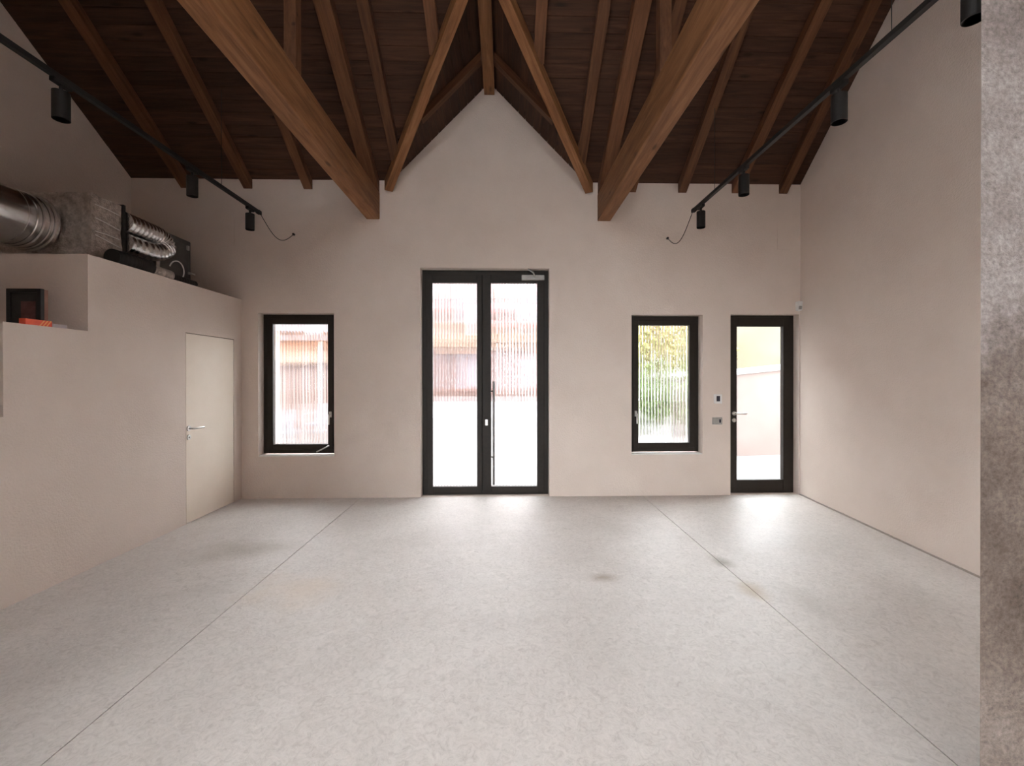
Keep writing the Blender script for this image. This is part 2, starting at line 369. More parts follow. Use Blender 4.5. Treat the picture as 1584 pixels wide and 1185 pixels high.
# ------------------------------------------------------------------ roof timbers
def timber(name, A, B, w, h, material, parent=None, side=Vector((1, 0, 0)), up=Vector((0, 0, 1)), bevel=.004):
    """A, B: ends of the centre line of the TOP face; plumb cut ends; h measured along up"""
    A, B = Vector(A), Vector(B); s_ = side.normalized() * w / 2; d = up * h; Ln = (B - A).length
    p = []; gr = []
    for q, l in ((A, 0), (B, Ln)):
        for a, c in ((-1, -1), (1, -1), (1, 0), (-1, 0)):
            p.append(q + s_ * a + d * (0 if c == 0 else -1)); gr.append((l, a * w / 2, c * h))
    b = MB(); b.hexa(p, gr)
    return b.build(name, material, parent, bevel=bevel, loc=A if parent is None else None)
def zmy(y): return ZE + K * (YB - y)
e = .003
RAF = [(-3.80, 'outermost thin rafter beside the left wall, above the silver ducts'), (-3.064, 'second thin rafter from the left wall, in deep shade'),
       (-2.352, 'thin rafter just left of the left timber truss'),
       (1.56, 'thin rafter half hidden behind the right timber truss'), (2.184, 'thin rafter just right of the right timber truss, above the black track'),
       (2.85, 'second thin rafter from the right wall, crossing the black track'), (3.44, 'outermost thin rafter beside the right wall')]
for x, lab in RAF:
    top = YR + .08
    o = timber('rafter', (x, YB - e, zmy(YB) - e), (x - (.098 * (YB - top) if x > 3 else 0), top, zmy(top) - e), .105, .112, RAFT)
    tag(o, 'brown wooden ' + lab, 'rafter', 'common rafters under the roof deck')
for x, lab in ((-1.235, 'lower jack rafter meeting the left valley beam'), (-.655, 'upper jack rafter meeting the left valley beam near the top of the photo'),
               (.89, 'lower jack rafter meeting the right valley beam'), (.335, 'upper jack rafter meeting the right valley beam near the top of the photo')):
    dx = abs(x - XC); y = YB - (ZA - KC * dx - ZE) / K - .12
    o = timber('jack_rafter', (x, y, zmy(y) - e), (x, YR + .08, zmy(YR + .08) - e), .105, .112, RAFT)
    tag(o, 'brown wooden ' + lab, 'rafter', 'jack rafters beside the central gable')
for side, nm in ((-1, 'left'), (1, 'right')):
    A = Vector((XC + side * (hw + .03), YB - .045, ZE - .02)); B = Vector((XC + side * .05, YV + .02, ZA - .055))
    d = (B - A); sd = Vector((d.y, -d.x, 0))
    o = timber('valley_rafter', A, B, .10, .125, BEAM, side=sd)
    tag(o, f'lighter brown sloping valley beam along the {nm} edge of the central gable', 'beam')
    yk = 4.77; xe = XC + side * dv(yk) * .9
    o = timber('gable_rafter', (XC + side * .07, yk, zc(XC + .07) - e), (xe, yk, zc(xe) - e), .09, .10, RAFT, side=Vector((0, 1, 0)))
    tag(o, f'short dark rafter on the {nm} slope of the central gable roof', 'rafter')
o = timber('ridge_beam', (XC, YB - e, ZA - .012), (XC, YV - .1, ZA - .012), .125, .14, BEAM)
tag(o, 'dark brown ridge beam ending at the peak of the gable above the double door', 'beam')
for X, nm, sd in ((-1.578, 'left', 1), (1.218, 'right', -1)):
    t = empty('roof_truss', (X, YB, 3.35), f'{nm} roof truss with a heavy orange brown beam running out over the camera', 'truss')
    timber('tie_beam', (X, YB - e, 3.685), (X, YF + e, 3.685), .158, .325, BEAM, t, bevel=.008)
    timber('top_chord', (X, YB - e, zmy(YB) - e), (X, YR + .02, zmy(YR + .02) - e), .15, .15, RAFT, t)
    y = 3.33
    b = MB(); z1 = zmy(y) - .15
    b.hexa([(X + sx * .045, y + sy * .045, z) for z in (3.725, z1) for sx, sy in ((-1, -1), (1, -1), (1, 1), (-1, 1))],
           [(z, sx * .045, sy * .045) for z in (0, z1) for sx, sy in ((-1, -1), (1, -1), (1, 1), (-1, 1))])
    b.build('post', RAFT, t, bevel=.004)
    b = MB(); b.box(X - .006, X + .006, y - .045, y + .045, 3.684, 3.726); b.box(X - .04, X + .04, y - .10, y + .10, 3.684, 3.692)
    b.build('steel_plate', BLACK, t)

# ------------------------------------------------------------------ windows and doors
def ring(b, x0, x1, z0, z1, w, ya, yb, wb=None):
    wb = w if wb is None else wb
    b.box(x0, x0 + w, ya, yb, z0, z1); b.box(x1 - w, x1, ya, yb, z0, z1)
    b.box(x0 + w, x1 - w, ya, yb, z1 - w, z1); b.box(x0 + w, x1 - w, ya, yb, z0, z0 + wb)
def pane(x0, x1, z0, z1, y, parent, reed=True):
    b = MB()
    if reed:
        nrib = max(4, round((x1 - x0) / .038)); m_ = 10; pts = []
        for i in range(nrib * m_ + 1):
            t = i / m_; x = x0 + (x1 - x0) * t / nrib
            pts.append((x, y - .0025 - .0075 * abs(math.sin(math.pi * t))))
        vs = []; fs = []; n = len(pts)
        for z in (z0, z1): vs += [(x, yy, z) for x, yy in pts] + [(x, y + .003, z) for x, _ in pts]
        for i in range(n - 1):
            fs += [(i, i + 1, 2 * n + i + 1, 2 * n + i), (n + i, 3 * n + i, 3 * n + i + 1, n + i + 1)]
            fs += [(i, n + i, n + i + 1, i + 1), (2 * n + i, 2 * n + i + 1, 3 * n + i + 1, 3 * n + i)]
        fs += [(0, 2 * n, 3 * n, n), (n - 1, 2 * n - 1, 4 * n - 1, 3 * n - 1)]
        b.add(vs, fs); return b.build('glass_pane', REED, parent)
    b.box(x0, x1, y - .003, y + .003, z0, z1); return b.build('glass_pane', CLEAR, parent)
def window(name, h, label, handle_left):
    x0, x1, z0, z1 = h; w = struct(bpy.data.objects.new(name, None)); COL.objects.link(w); w.location = (x0, YB, z0); tag(w, label, 'window')
    ya = YB + .115
    b = MB(); ring(b, x0 + .004, x1 - .004, z0 + .016, z1 - .004, .055, ya, ya + .07); b.build('window_frame', FRAME, w, bevel=.003)
    b = MB(); ring(b, x0 + .052, x1 - .052, z0 + .066, z1 - .052, .066, ya - .008, ya + .055); sa = b.build('sash', FRAME, w, bevel=.004)
    pane(x0 + .112, x1 - .112, z0 + .126, z1 - .112, ya + .03, sa)
    b = MB(); b.box(x0 + .002, x1 - .002, YB + .004, ya - .001, z0 + .001, z0 + .014); b.build('window_sill', SILLM, w, bevel=.002)
    xh = x0 + .085 if handle_left else x1 - .085; zh = 1.0
    b = MB(); b.box(xh - .014, xh + .014, ya - .02, ya - .007, zh - .035, zh + .035)
    b.sweep([(xh, ya - .018, zh), (xh, ya - .055, zh), (xh, ya - .06, zh - .012), (xh, ya - .06, zh - .12)], .009, 10)
    b.build('window_handle', STEEL, sa, True)
    return w
w1 = window('window_1', HOLES['window_1'], 'dark framed ribbed glass window left of the double door, nearest the pale flush door', False)
b = MB(); h = HOLES['window_1']; yy = YB + .10
b.sweep([(h[1] - .10, yy, .62), (h[1] - .13, yy - .01, .60), (h[1] - .24, yy - .03, .545)], .008, 8); b.build('stay_arm', STEEL, w1, True)
window('window_2', HOLES['window_2'], 'dark framed ribbed glass window right of the double door with green foliage behind', True)

# double door
x0, x1, z0, z1 = HOLES['door_1']; ya = YB + .118
d1 = struct(bpy.data.objects.new('door_1', None)); COL.objects.link(d1); d1.location = (x0, YB, 0)
tag(d1, 'tall dark framed glazed double door in the middle of the back wall', 'door')
b = MB(); xi, xo = x0 + .004, x1 - .004; ft = .06
b.box(xi, xi + ft, ya, ya + .08, 0, z1 - .004); b.box(xo - ft, xo, ya, ya + .08, 0, z1 - .004); b.box(xi + ft, xo - ft, ya, ya + .08, z1 - .064, z1 - .004)
b.box(xi + ft, xo - ft, ya, ya + .08, 0, .02)
b.build('door_frame', FRAME, d1, bevel=.003)
xm = -.272
def leaf(xa, xb, za, zb, wl, wr, wt, wbm, parent, yf, reed):
    b = MB(); y0, y1 = yf, yf + .066
    b.box(xa, xa + wl, y0, y1, za, zb); b.box(xb - wr, xb, y0, y1, za, zb)
    b.box(xa + wl, xb - wr, y0, y1, zb - wt, zb); b.box(xa + wl, xb - wr, y0, y1, za, za + wbm)
    o = b.build('door_leaf', FRAME, parent, bevel=.004)
    pane(xa + wl - .006, xb - wr + .006, za + wbm - .006, zb - wt + .006, yf + .035, o, reed); return o
la = leaf(xi + .05, xm - .002, .022, z1 - .058, .076, .064, .098, .075, d1, ya - .008, True)
lb = leaf(xm + .002, xo - .05, .022, z1 - .058, .108, .088, .098, .075, d1, ya - .008, True)
yl = ya - .008
b = MB(); b.box(xm - .02, xm + .016, yl + .05, yl + .074, .03, z1 - .066); b.build('meeting_strip', FRAME, la)
b = MB(); xh = -.128; yh = yl - .075
b.sweep([(xh, yh, .14), (xh, yh, 1.405)], .0135, 16)
for z in (.47, 1.285): b.sweep([(xh, yh, z), (xh - .03, yl + .002, z)], .010, 10)
b.build('pull_handle', DSTEEL, lb, True)
b = MB(); b.box(-.235, -.205, yl - .012, yl + .002, .86, .93); b.sweep([(-.22, yl - .02, .905), (-.22, yl, .905)], .010, 12)
b.build('lock_cylinder', STEEL, lb)
b = MB(); zc_ = 2.69
b.box(.215, .50, yl - .05, yl + .001, zc_ - .035, zc_ + .028); cl_ = b.build('door_closer', GREYP, lb, bevel=.006)
tag(cl_, 'grey metal door closer at the top of the right leaf')
b = MB(); b.sweep([(.38, yl - .052, zc_), (.36, yl - .06, zc_ + .05), (.29, yl - .10, zc_ + .085), (.30, YB - .035 + .08, zc_ + .09)], .010, 8); b.build('closer_arm', STEEL, lb, True)
# single door
x0, x1, z0, z1 = HOLES['door_2']
d2 = struct(bpy.data.objects.new('door_2', None)); COL.objects.link(d2); d2.location = (x0, YB, 0)
tag(d2, 'narrow dark framed glazed door in the right corner', 'door'); ya = YB + .10
b = MB(); xi, xo = x0 + .003, x1 - .003
b.box(xi, xi + .05, ya, ya + .08, 0, z1 - .003); b.box(xo - .05, xo, ya, ya + .08, 0, z1 - .003); b.box(xi + .05, xo - .05, ya, ya + .08, z1 - .053, z1 - .003); b.box(xi + .05, xo - .05, ya, ya + .08, 0, .02)
b.build('door_frame', FRAME, d2, bevel=.003)
lc = leaf(xi + .045, xo - .045, .022, z1 - .045, .083, .088, .095, .142, d2, ya - .008, False)
yl = ya - .008; xh = xi + .09
b = MB(); b.sweep([(xh, yl - .008, 1.0), (xh, yl + .002, 1.0)], .026, 20)
b.sweep([(xh, yl - .006, 1.0), (xh, yl - .05, 1.0), (xh + .012, yl - .058, 1.0), (xh + .13, yl - .058, 1.0)], .010, 12); b.build('lever_handle', STEEL, lc, True)
b = MB(); b.sweep([(xh, yl - .008, .915), (xh, yl + .002, .915)], .026, 20); b.sweep([(xh, yl - .02, .915), (xh, yl, .915)], .009, 12); b.build('lock_escutcheon', STEEL, lc, True)

# ------------------------------------------------------------------ concrete pillar by the camera
bm = bmesh.new(); px0, px1, py0, py1 = 1.335, 1.80, 1.2, 1.62
def pil_top(y): return zmy(max(y, YR)) - .02
nx, nz = 14, 120
me = MB()
ringp = []
for i in range(nx): ringp.append((px0 + (px1 - px0) * i / nx, py0))
for i in range(nx): ringp.append((px1, py0 + (py1 - py0) * i / nx))
for i in range(nx): ringp.append((px1 - (px1 - px0) * i / nx, py1))
for i in range(nx): ringp.append((px0, py1 - (py1 - py0) * i / nx))
vs_ = []; n = len(ringp)
for k in range(nz + 1):
    for (x, y) in ringp:
        z = (zmy(y) - .16) * k / nz
        q = Vector((x * 9, y * 9, z * 9)); e_ = noise.noise(q) * .005 + noise.noise(q * 4.3) * .0035
        cx, cy = (px0 + px1) / 2, (py0 + py1) / 2; dd = Vector((x - cx, y - cy, 0)).normalized()
        vs_.append((x + dd.x * e_ + (y - py0) * 1.2, y + dd.y * e_, z))
fs_ = [(k * n + i, k * n + (i + 1) % n, (k + 1) * n + (i + 1) % n, (k + 1) * n + i) for k in range(nz) for i in range(n)]
fs_ += [tuple(range(n - 1, -1, -1)), tuple(range(nz * n, nz * n + n))]
me.add(vs_, fs_); bm.free()
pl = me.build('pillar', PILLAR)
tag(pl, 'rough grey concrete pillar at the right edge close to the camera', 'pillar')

# ------------------------------------------------------------------ small wall fittings
def plate(name, x0, x1, z0, z1, t, m_, label, cat, parts=()):
    o = empty(name, ((x0 + x1) / 2, YB, (z0 + z1) / 2), label, cat)
    b = MB(); b.box(x0, x1, YB - t, YB - .0005, z0, z1); b.build('plate', m_, o, bevel=.003)
    for nm, a0, a1, c0, c1, tt, mm in parts:
        b = MB(); b.box(a0, a1, YB - tt, YB - t + .001, c0, c1); b.build(nm, mm, o, bevel=.001)
    return o
plate('wall_hatch', -3.362, -3.226, 3.034, 3.343, .006, PLASTER, 'small plaster coloured rectangular hatch high on the back wall above the silver ducts', 'hatch')
plate('wall_hatch', 3.37, 3.52, 3.03, 3.335, .006, PLASTER, 'small plaster coloured rectangular hatch high in the right corner of the back wall', 'hatch')
plate('thermostat', 2.577, 2.675, 1.13, 1.245, .016, WHITEP, 'white thermostat with a dark screen between window and narrow door', 'thermostat', [('screen', 2.606, 2.650, 1.158, 1.224, .018, SCREEN)])
plate('light_switch', 2.558, 2.682, .873, .960, .010, GREYP, 'grey switch plate below the thermostat beside the narrow door', 'switch', [('rocker', 2.642, 2.662, .895, .935, .014, SCREEN)])
s_ = empty('motion_sensor', (3.62, YB - .03, 2.33), 'small white motion sensor above the narrow door in the corner', 'sensor')
b = MB(); b.hexa([(3.595, YB - .05, 2.27), (3.65, YB - .055, 2.27), (3.65, YB - .001, 2.27), (3.595, YB - .001, 2.27), (3.595, YB - .06, 2.385), (3.65, YB - .065, 2.385), (3.65, YB - .001, 2.385), (3.595, YB - .001, 2.385)])
b.build('housing', WHITEP, s_, bevel=.006)
b = MB(); b.hexa([(3.605, YB - .058, 2.285), (3.64, YB - .06, 2.285), (3.64, YB - .045, 2.285), (3.605, YB - .045, 2.285), (3.605, YB - .064, 2.325), (3.64, YB - .066, 2.325), (3.64, YB - .045, 2.325), (3.605, YB - .045, 2.325)])
b.build('lens', GREYP, s_, bevel=.003)

# ------------------------------------------------------------------ track lights
def make_spot(loc, label):
    x, y, z = loc; o = empty('spotlight', loc, label, 'spotlight', 'black spotlights hanging on the ceiling tracks')
    b = MB(); b.box(x - .018, x + .018, y - .06, y + .06, z - .03, z - .001); b.build('adapter', BLACK, o, bevel=.003)
    b = MB(); b.sweep([(x, y, z - .028), (x, y, z - .072)], .011, 12); b.build('stem', BLACK, o, True)
    b = MB(); r = .046
    b.sweep([(x, y, z - .068), (x, y, z - .070), (x, y, z - .248), (x, y, z - .25), (x, y, z - .25), (x, y, z - .235)], [r - .006, r, r, r - .002, r - .007, r - .008], 28); b.build('lamp_body', BLACK, o, True)
    b = MB(); b.sweep([(x, y, z - .234), (x, y, z - .238)], r - .009, 24); b.build('lens', SCREEN, o)
    return o
ZT = 3.375
for X, Ye, nm, spots in ((-2.874, 5.253, 'left', [(5.05, 'farthest spotlight on the left track, against the back wall'), (4.13, 'second spotlight from the back wall on the left track'), (2.93, 'third spotlight from the back wall on the left track, in deep shade')]),
                         (2.202, 5.078, 'right', [(4.87, 'farthest spotlight on the right track, against the back wall'), (3.99, 'second spotlight from the back wall on the right track'), (2.84, 'third spotlight from the back wall on the right track'), (2.01, 'nearest spotlight on the right track, beside the concrete pillar')])):
    t = empty('light_track', (X, Ye, ZT), f'long black ceiling light track on the {nm} side of the room', 'light track')
    b = MB(); b.box(X - .018, X + .018, -.8, Ye, ZT, ZT + .034); b.build('rail', BLACK, t, bevel=.002)
    b = MB(); b.box(X - .020, X + .020, Ye - .05, Ye + .004, ZT - .002, ZT + .036); b.build('end_feed', BLACK, t)
    for y in (4.55, 2.45, .9):
        zt = zm(y) - .002
        if X > 0: zt -= .115
        b = MB(); b.sweep([(X, y, ZT + .033), (X, y, zt)], .0025, 6); b.build('suspension_wire', BLACK, t)
    xo, zo = (-2.522, 3.171) if X < 0 else (2.0, 3.156)
    P0, P3 = Vector((X, Ye + .002, ZT + .012)), Vector((xo, YB - .012, zo)); pts = []
    for i in range(17):
        u = i / 16; q = P0.lerp(P3, u); q.z -= .17 * math.sin(math.pi * u ** 1.1) * (1 if X < 0 else 1.1); pts.append(q)
    b = MB(); b.sweep(pts, .004, 8); b.sweep([P3 + Vector((0, -.012, 0)), P3 + Vector((0, .0115, 0))], .014, 10)
    b.build('feed_cable', BLACK, t, True)
    for y, lab in spots: make_spot((X, y, ZT), 'black cylinder ' + lab)

# ------------------------------------------------------------------ ventilation plant on top of the box room
ZB = 2.388
# round duct
dc = Vector((-3.82, 0, 2.70)); R0 = .215
o = empty('round_duct', (dc.x, 3.6, dc.z), 'large shiny round metal duct running to the foil covered box', 'duct')
b = MB(); b.sweep([(dc.x, y, dc.z) for y in (3.655, 3.43)], R0, 48, False); b.build('duct_pipe', GALV, o, True)
b = MB(); b.sweep([(dc.x, y, dc.z) for y in (3.428, 3.15, 3.148)], [R0 + .004, R0 + .004, R0 - .01], 48, False); b.build('duct_pipe', GALV, o, True)
b = MB(); b.sweep([(dc.x, y, dc.z) for y in (3.13, 2.2, 1.3)], R0 + .006, 48, False); b.build('duct_pipe', GALV, o, True)
for y, r, w in ((3.64, .016, .02), (3.60, .010, .012), (3.55, .012, .016), (3.50, .007, .012), (3.435, .008, .01), (3.14, .012, .02), (3.05, .008, .014)):
    b = MB(); b.sweep([(dc.x, y - w, dc.z), (dc.x, y - w * .6, dc.z), (dc.x, y + w * .6, dc.z), (dc.x, y + w, dc.z)], [R0 + .002, R0 + r, R0 + r, R0 + .002], 48, False); b.build('collar_ring', GALV, o, True)
for y in (3.2, 2.0):   # hanging strap
    b = MB(); b.sweep([(dc.x + (R0 + .008) * math.cos(a), y, dc.z + (R0 + .008) * math.sin(a)) for a in [math.pi * 1.5 + i * math.pi / 16 for i in range(-16, 17)]], .004, 6); b.build('strap', BLACK, o)
    b = MB(); b.box(dc.x - .02, dc.x + .02, y - .015, y + .015, 1.806 if y > 2.84 else .604, dc.z - R0 - .004); b.build('support_post', BLACK, o)
# foil plenum
def crinkle_box(name, x0, x1, y0, y1, z0, z1, n, amp, m_, parent):
    bm = bmesh.new(); bmesh.ops.create_cube(bm, size=1)
    for v in bm.verts: v.co = Vector(((x0 + x1) / 2 + v.co.x * (x1 - x0), (y0 + y1) / 2 + v.co.y * (y1 - y0), (z0 + z1) / 2 + v.co.z * (z1 - z0)))
    bmesh.ops.subdivide_edges(bm, edges=bm.edges, cuts=n, use_grid_fill=True)
    for v in bm.verts:
        if v.co.z > z0 + .01:
            q = v.co * 17; v.co += Vector((noise.noise(q), noise.noise(q + Vector((9, 0, 0))), noise.noise(q + Vector((0, 7, 0))))) * amp
    b = MB(); bm.verts.index_update(); b.add([v.co.copy() for v in bm.verts], [tuple(v.index for v in f.verts) for f in bm.faces]); bm.free()
    return b.build(name, m_, parent, True)
PX = -3.37
o = empty('foil_plenum', (-3.8, 3.82, ZB), 'box wrapped in crinkled silver foil at the end of the round duct', 'duct box')
crinkle_box('foil_wrap', -4.2, PX, 3.675, 3.96, ZB + .001, 2.965, 18, .010, FOIL, o)
for z, dz in ((2.88, -.01), (2.77, -.03), (2.66, .0), (2.63, -.04)):
    b = MB(); b.sweep([(PX + .012, 3.70, z), (PX + .013, 3.8, z + dz * .5 + .004), (PX + .012, 3.93, z + dz)], .0045, 6); b.build('tape_glint', WHITEP, o)  # tape strips coloured pale to paint in the foil's bright glints
b = MB(); ring_ = MB()
b.box(-4.2, PX + .012, 3.965, 3.99, ZB + .001, 2.98); b.build('flange', RUBBER, o)
# ventilation unit
UX = -3.55
o = empty('ventilation_unit', (-3.95, 4.62, ZB), 'dark metal ventilation unit standing behind the foil covered box', 'ventilation unit')
b = MB(); b.box(-4.40, UX, 4.12, 5.08, ZB + .03, 2.99); b.build('casing', CASING, o, bevel=.012)
b = MB(); b.box(UX - .001, UX + .012, 4.62, 5.03, ZB + .10, 2.93); b.build('access_panel', CASING, o, bevel=.006)
b = MB(); b.box(UX - .001, UX + .022, 4.55, 4.60, ZB + .04, 2.97); b.build('edge_strip', GALV, o, bevel=.004)
for y, z in ((4.66, 2.9), (5.0, 2.9), (5.0, 2.5), (4.66, 2.5)):
    b = MB(); b.box(UX + .011, UX + .03, y - .015, y + .015, z - .025, z + .025); b.build('latch', STEEL, o, bevel=.003)
for x in (-4.3, -3.62):
    for y in (4.2, 5.0):
        b = MB(); b.box(x - .03, x + .03, y - .03, y + .03, ZB + .001, ZB + .032); b.build('foot', RUBBER, o)
b = MB(); b.sweep([(UX + .01, 5.02, 2.62), (UX + .05, 5.02, 2.62)], .012, 10); b.sweep([(UX + .045, 4.97, 2.62), (UX + .045, 5.07, 2.62)], .008, 8); b.build('valve', STEEL, o, True)
# flexible corrugated ducts
def flex(path, r, name, label, m_, cat='duct', amp=.006):
    P = []; Rr = []
    path = [Vector(p) for p in path]
    # resample by catmull-rom
    pts = []
    for i in range(len(path) - 1):
        a, b_, c, d = path[max(i - 1, 0)], path[i], path[i + 1], path[min(i + 2, len(path) - 1)]
        for k in range(20):
            t = k / 20
            pts.append(.5 * ((2 * b_) + (c - a) * t + (2 * a - 5 * b_ + 4 * c - d) * t * t + (3 * b_ - a - 3 * c + d) * t ** 3))
    pts.append(path[-1])
    acc = 0; out = []; rr = []
    for i, q in enumerate(pts):
        if i: acc += (q - pts[i - 1]).length
        out.append(q); rr.append(r + amp * (1 if i % 4 < 2 else -1) * (.6 + .4 * noise.noise(q * 5)))
    b = MB(); b.sweep(out, rr, 28)
    o = b.build(name, m_, None, True, loc=path[0]); return tag(o, label, cat)
flex([(-3.385, 3.995, 2.84), (-3.385, 4.22, 2.84), (-3.385, 4.40, 2.83), (-3.37, 4.46, 2.74), (-3.37, 4.30, 2.66), (-3.38, 3.995, 2.655)], .085, 'flexible_duct', 'bent silver flexible duct looping out of the foil covered box', FLEX)
flex([(-3.28, 3.76, ZB + .075), (-3.275, 3.95, ZB + .078), (-3.27, 4.05, ZB + .075), (-3.27, 4.13, ZB + .072)], .068, 'insulated_hose', 'black insulated hose lying along the top edge of the white box room', RUBBER, 'hose', .002)
flex([(-3.27, 4.14, ZB + .062), (-3.27, 4.24, ZB + .062), (-3.27, 4.38, ZB + .06)], .050, 'foil_hose_end', 'crumpled silver foil hose end in front of the dark ventilation unit', FOIL, 'hose')
flex([(-3.27, 4.39, ZB + .05), (-3.27, 4.55, ZB + .048), (-3.27, 4.72, ZB + .045)], .040, 'insulated_hose', 'thin black hose lying on the box room beyond the silver foil hose end', RUBBER, 'hose', .002)
b = MB(); b.sweep([(-3.33 + .01 * math.sin(a), 4.56 + .10 * math.cos(a), ZB + .15 + .10 * math.sin(a)) for a in [i * math.pi / 12 for i in range(-9, 12)]], .006, 8)
o = b.build('cable_loop', WHITEP, None, True, loc=(-3.3, 4.56, ZB)); tag(o, 'thin pale cable loop beside the dark ventilation unit', 'cable')

# ------------------------------------------------------------------ things on the ledge
ZL = 1.805
o = empty('picture_frame', (-3.405, 3.2, ZL), 'black framed picture standing on the ledge of the stepped partition', 'picture frame')
b = MB(); fx0, fx1, fz0, fz1 = -3.525, -3.285, ZL + .001, 2.085
ring(b, fx0, fx1, fz0, fz1, .028, 3.20, 3.226); b.build('frame', BLACK, o, bevel=.002)
b = MB(); b.box(fx0 + .026, fx1 - .026, 3.21, 3.215, fz0 + .026, fz1 - .026); b.build('mount', RUBBER, o)
PRINT = noisemat('dark_print', (.07, .02, .02), (.16, .07, .06), 14, .5)
b = MB(); b.box(-3.43, -3.33, 3.207, 3.2105, fz0 + .03, fz1 - .09); b.build('print', PRINT, o)
b = MB(); b.box(fx0 + .002, fx1 - .001, 3.227, 3.252, fz0, fz1 - .004); b.build('back_board', noisemat('back_board', (.25, .13, .1), (.3, .17, .13), 20, .8), o)
RED = noisemat('red_cover', (.72, .07, .035), (.82, .12, .05), 16, .45); PAPER = noisemat('paper', (.6, .55, .5), (.68, .63, .58), 80, .8, stretch=(1, 1, 20))
YEL = noisemat('orange_stripe', (.85, .33, .10), (.9, .4, .13), 10, .45); GRY = noisemat('grey_cover', (.4, .35, .36), (.46, .4, .41), 10, .5)
def book(x0, x1, y0, y1, z, t, cov, name, label, stripes=0):
    o = empty(name, ((x0 + x1) / 2, (y0 + y1) / 2, z), label, 'book', 'books lying on the ledge')
    b = MB(); b.box(x0, x1, y0, y1, z, z + .003); b.box(x0, x1, y0, y1, z + t - .003, z + t); b.box(x1 - .003, x1, y0, y1, z + .003, z + t - .003); b.box(x0, x1 - .003, y0, y0 + .003, z + .003, z + t - .003); b.build('cover', cov, o)
    b = MB(); b.box(x0 + .004, x1 - .003, y0 + .004, y1 - .003, z + .003, z + t - .003); b.build('pages', PAPER, o)
    for i in range(stripes):
        ya_ = y1 - .085 + i * .022
        b = MB(); b.hexa([(x1, ya_, z), (x1 + .0008, ya_, z), (x1 + .0008, ya_ + .009, z), (x1, ya_ + .009, z), (x1, ya_ + .03, z + t), (x1 + .0008, ya_ + .03, z + t), (x1 + .0008, ya_ + .039, z + t), (x1, ya_ + .039, z + t)]); b.build('stripe', YEL, o)
    return o
book(-3.205, -3.162, 2.985, 3.155, ZL + .001, .040, RED, 'book', 'orange red book with diagonal stripes lying on the partition ledge', 3)
book(-3.205, -3.165, 3.16, 3.265, ZL + .001, .026, GRY, 'book', 'thin grey pink book lying on the ledge right of the red book')

# ------------------------------------------------------------------ outside
PAVE = noisemat('pale_paving', (.098, .09, .086), (.118, .109, .105), 2, .8, .1, 30)
b = MB(); b.box(-30, 30, YB + TW, 40, -.30, -.05); b.box(-30, 30, -40, YF - .4, -.30, -.05)
struct(b.build('ground', PAVE))
PINK = noisemat('pink_render', (.088, .055, .047), (.11, .072, .062), 1.2, .9, .2, 40); TERRA = noisemat('terracotta_band', (.14, .06, .042), (.18, .085, .06), 3, .8)
CREAM = noisemat('cream_render', (.10, .08, .052), (.12, .1, .068), 1.2, .9); PEACH = noisemat('peach_render', (.095, .07, .062), (.112, .086, .077), 2, .9)
WHITE = noisemat('white_paint', (.2, .197, .194), (.23, .227, .224), 5, .6); ROOFG = noisemat('grey_roof', (.10, .105, .125), (.13, .135, .16), 6, .7)
ORG = noisemat('orange_timber', (.16, .07, .037), (.2, .095, .05), 6, .7, stretch=(8, 1, .4)); BEI = noisemat('beige_timber', (.15, .10, .07), (.18, .125, .088), 4, .7)
SLAT = noisemat('pale_slats', (.12, .083, .073), (.155, .112, .098), 6, .8); AWN = noisemat('red_awning', (.26, .05, .055), (.3, .07, .075), 8, .7)
DARKW = noisemat('far_window_glass', (.16, .15, .17), (.22, .2, .22), 3, .2); STONE = noisemat('stone_plinth', (.30, .28, .29), (.38, .36, .37), 3, .9)
H = empty('house', (-3, 16.4, 0), 'pink rendered house with balconies seen through the double door', 'house')
b = MB(); b.box(-13, 2.6, 16.4, 22, -.05, 9); b.build('wall', PINK, H)
b = MB(); b.box(-13, 2.62, 16.34, 16.4, -.05, .55); b.build('plinth', STONE, H)
for z in (2.75, 5.3):
    b = MB(); b.box(-13, 2.65, 16.2, 16.4, z, z + .35); b.build('cornice', TERRA if z > 3 else BEI, H)
for xa in (-10.5, -7.5, -4.6, -1.9, .55):
    for z in (.95, 3.5, 6.2):
        b = MB(); ring(b, xa, xa + 1.1, z, z + 1.5, .09, 16.33, 16.4); wf = b.build('window_surround', WHITE if z > 2 else TERRA, H)
        b = MB(); b.box(xa + .09, xa + 1.01, 16.37, 16.41, z + .09, z + 1.41); b.build('window_pane', DARKW, wf)
b = MB(); b.prism([(-.6, 16.2, 4.1), (2.4, 16.2, 4.1), (2.4, 15.4, 3.75), (-.6, 15.4, 3.75)], (0, 0, .12)); b.build('awning', AWN, H)
b = MB(); b.box(-3.2, -1.0, 15.6, 16.4, 2.55, 2.75); b.build('balcony_slab', BEI, H)
# timber shelter left
SH = empty('shelter', (-5.5, 10, 0), 'timber shelter with grey roof and orange fascia behind the left window', 'shelter')
b = MB(); b.hexa([(-9, 9.5, 2.55), (-3.2, 9.5, 2.42), (-3.2, 13, 2.75), (-9, 13, 2.85), (-9, 9.5, 2.70), (-3.2, 9.5, 2.57), (-3.2, 13, 2.9), (-9, 13, 3.0)]); b.build('roof', ROOFG, SH)
for i in range(38):
    xa = -8.9 + i * .15
    b = MB(); b.box(xa, xa + .142, 9.92, 9.95, 2.08, 2.46); b.build('fascia_board', ORG, SH)
b = MB(); b.box(-8.9, -3.3, 9.86, 9.98, 1.80, 2.06); b.build('lintel_beam', BEI, SH)
b = MB()
for i in range(56): b.box(-8.9 + i * .1, -8.9 + i * .1 + .08, 10.05, 10.08, -.05, 1.85)
b.build('slat_wall', SLAT, SH)['kind'] = 'stuff'
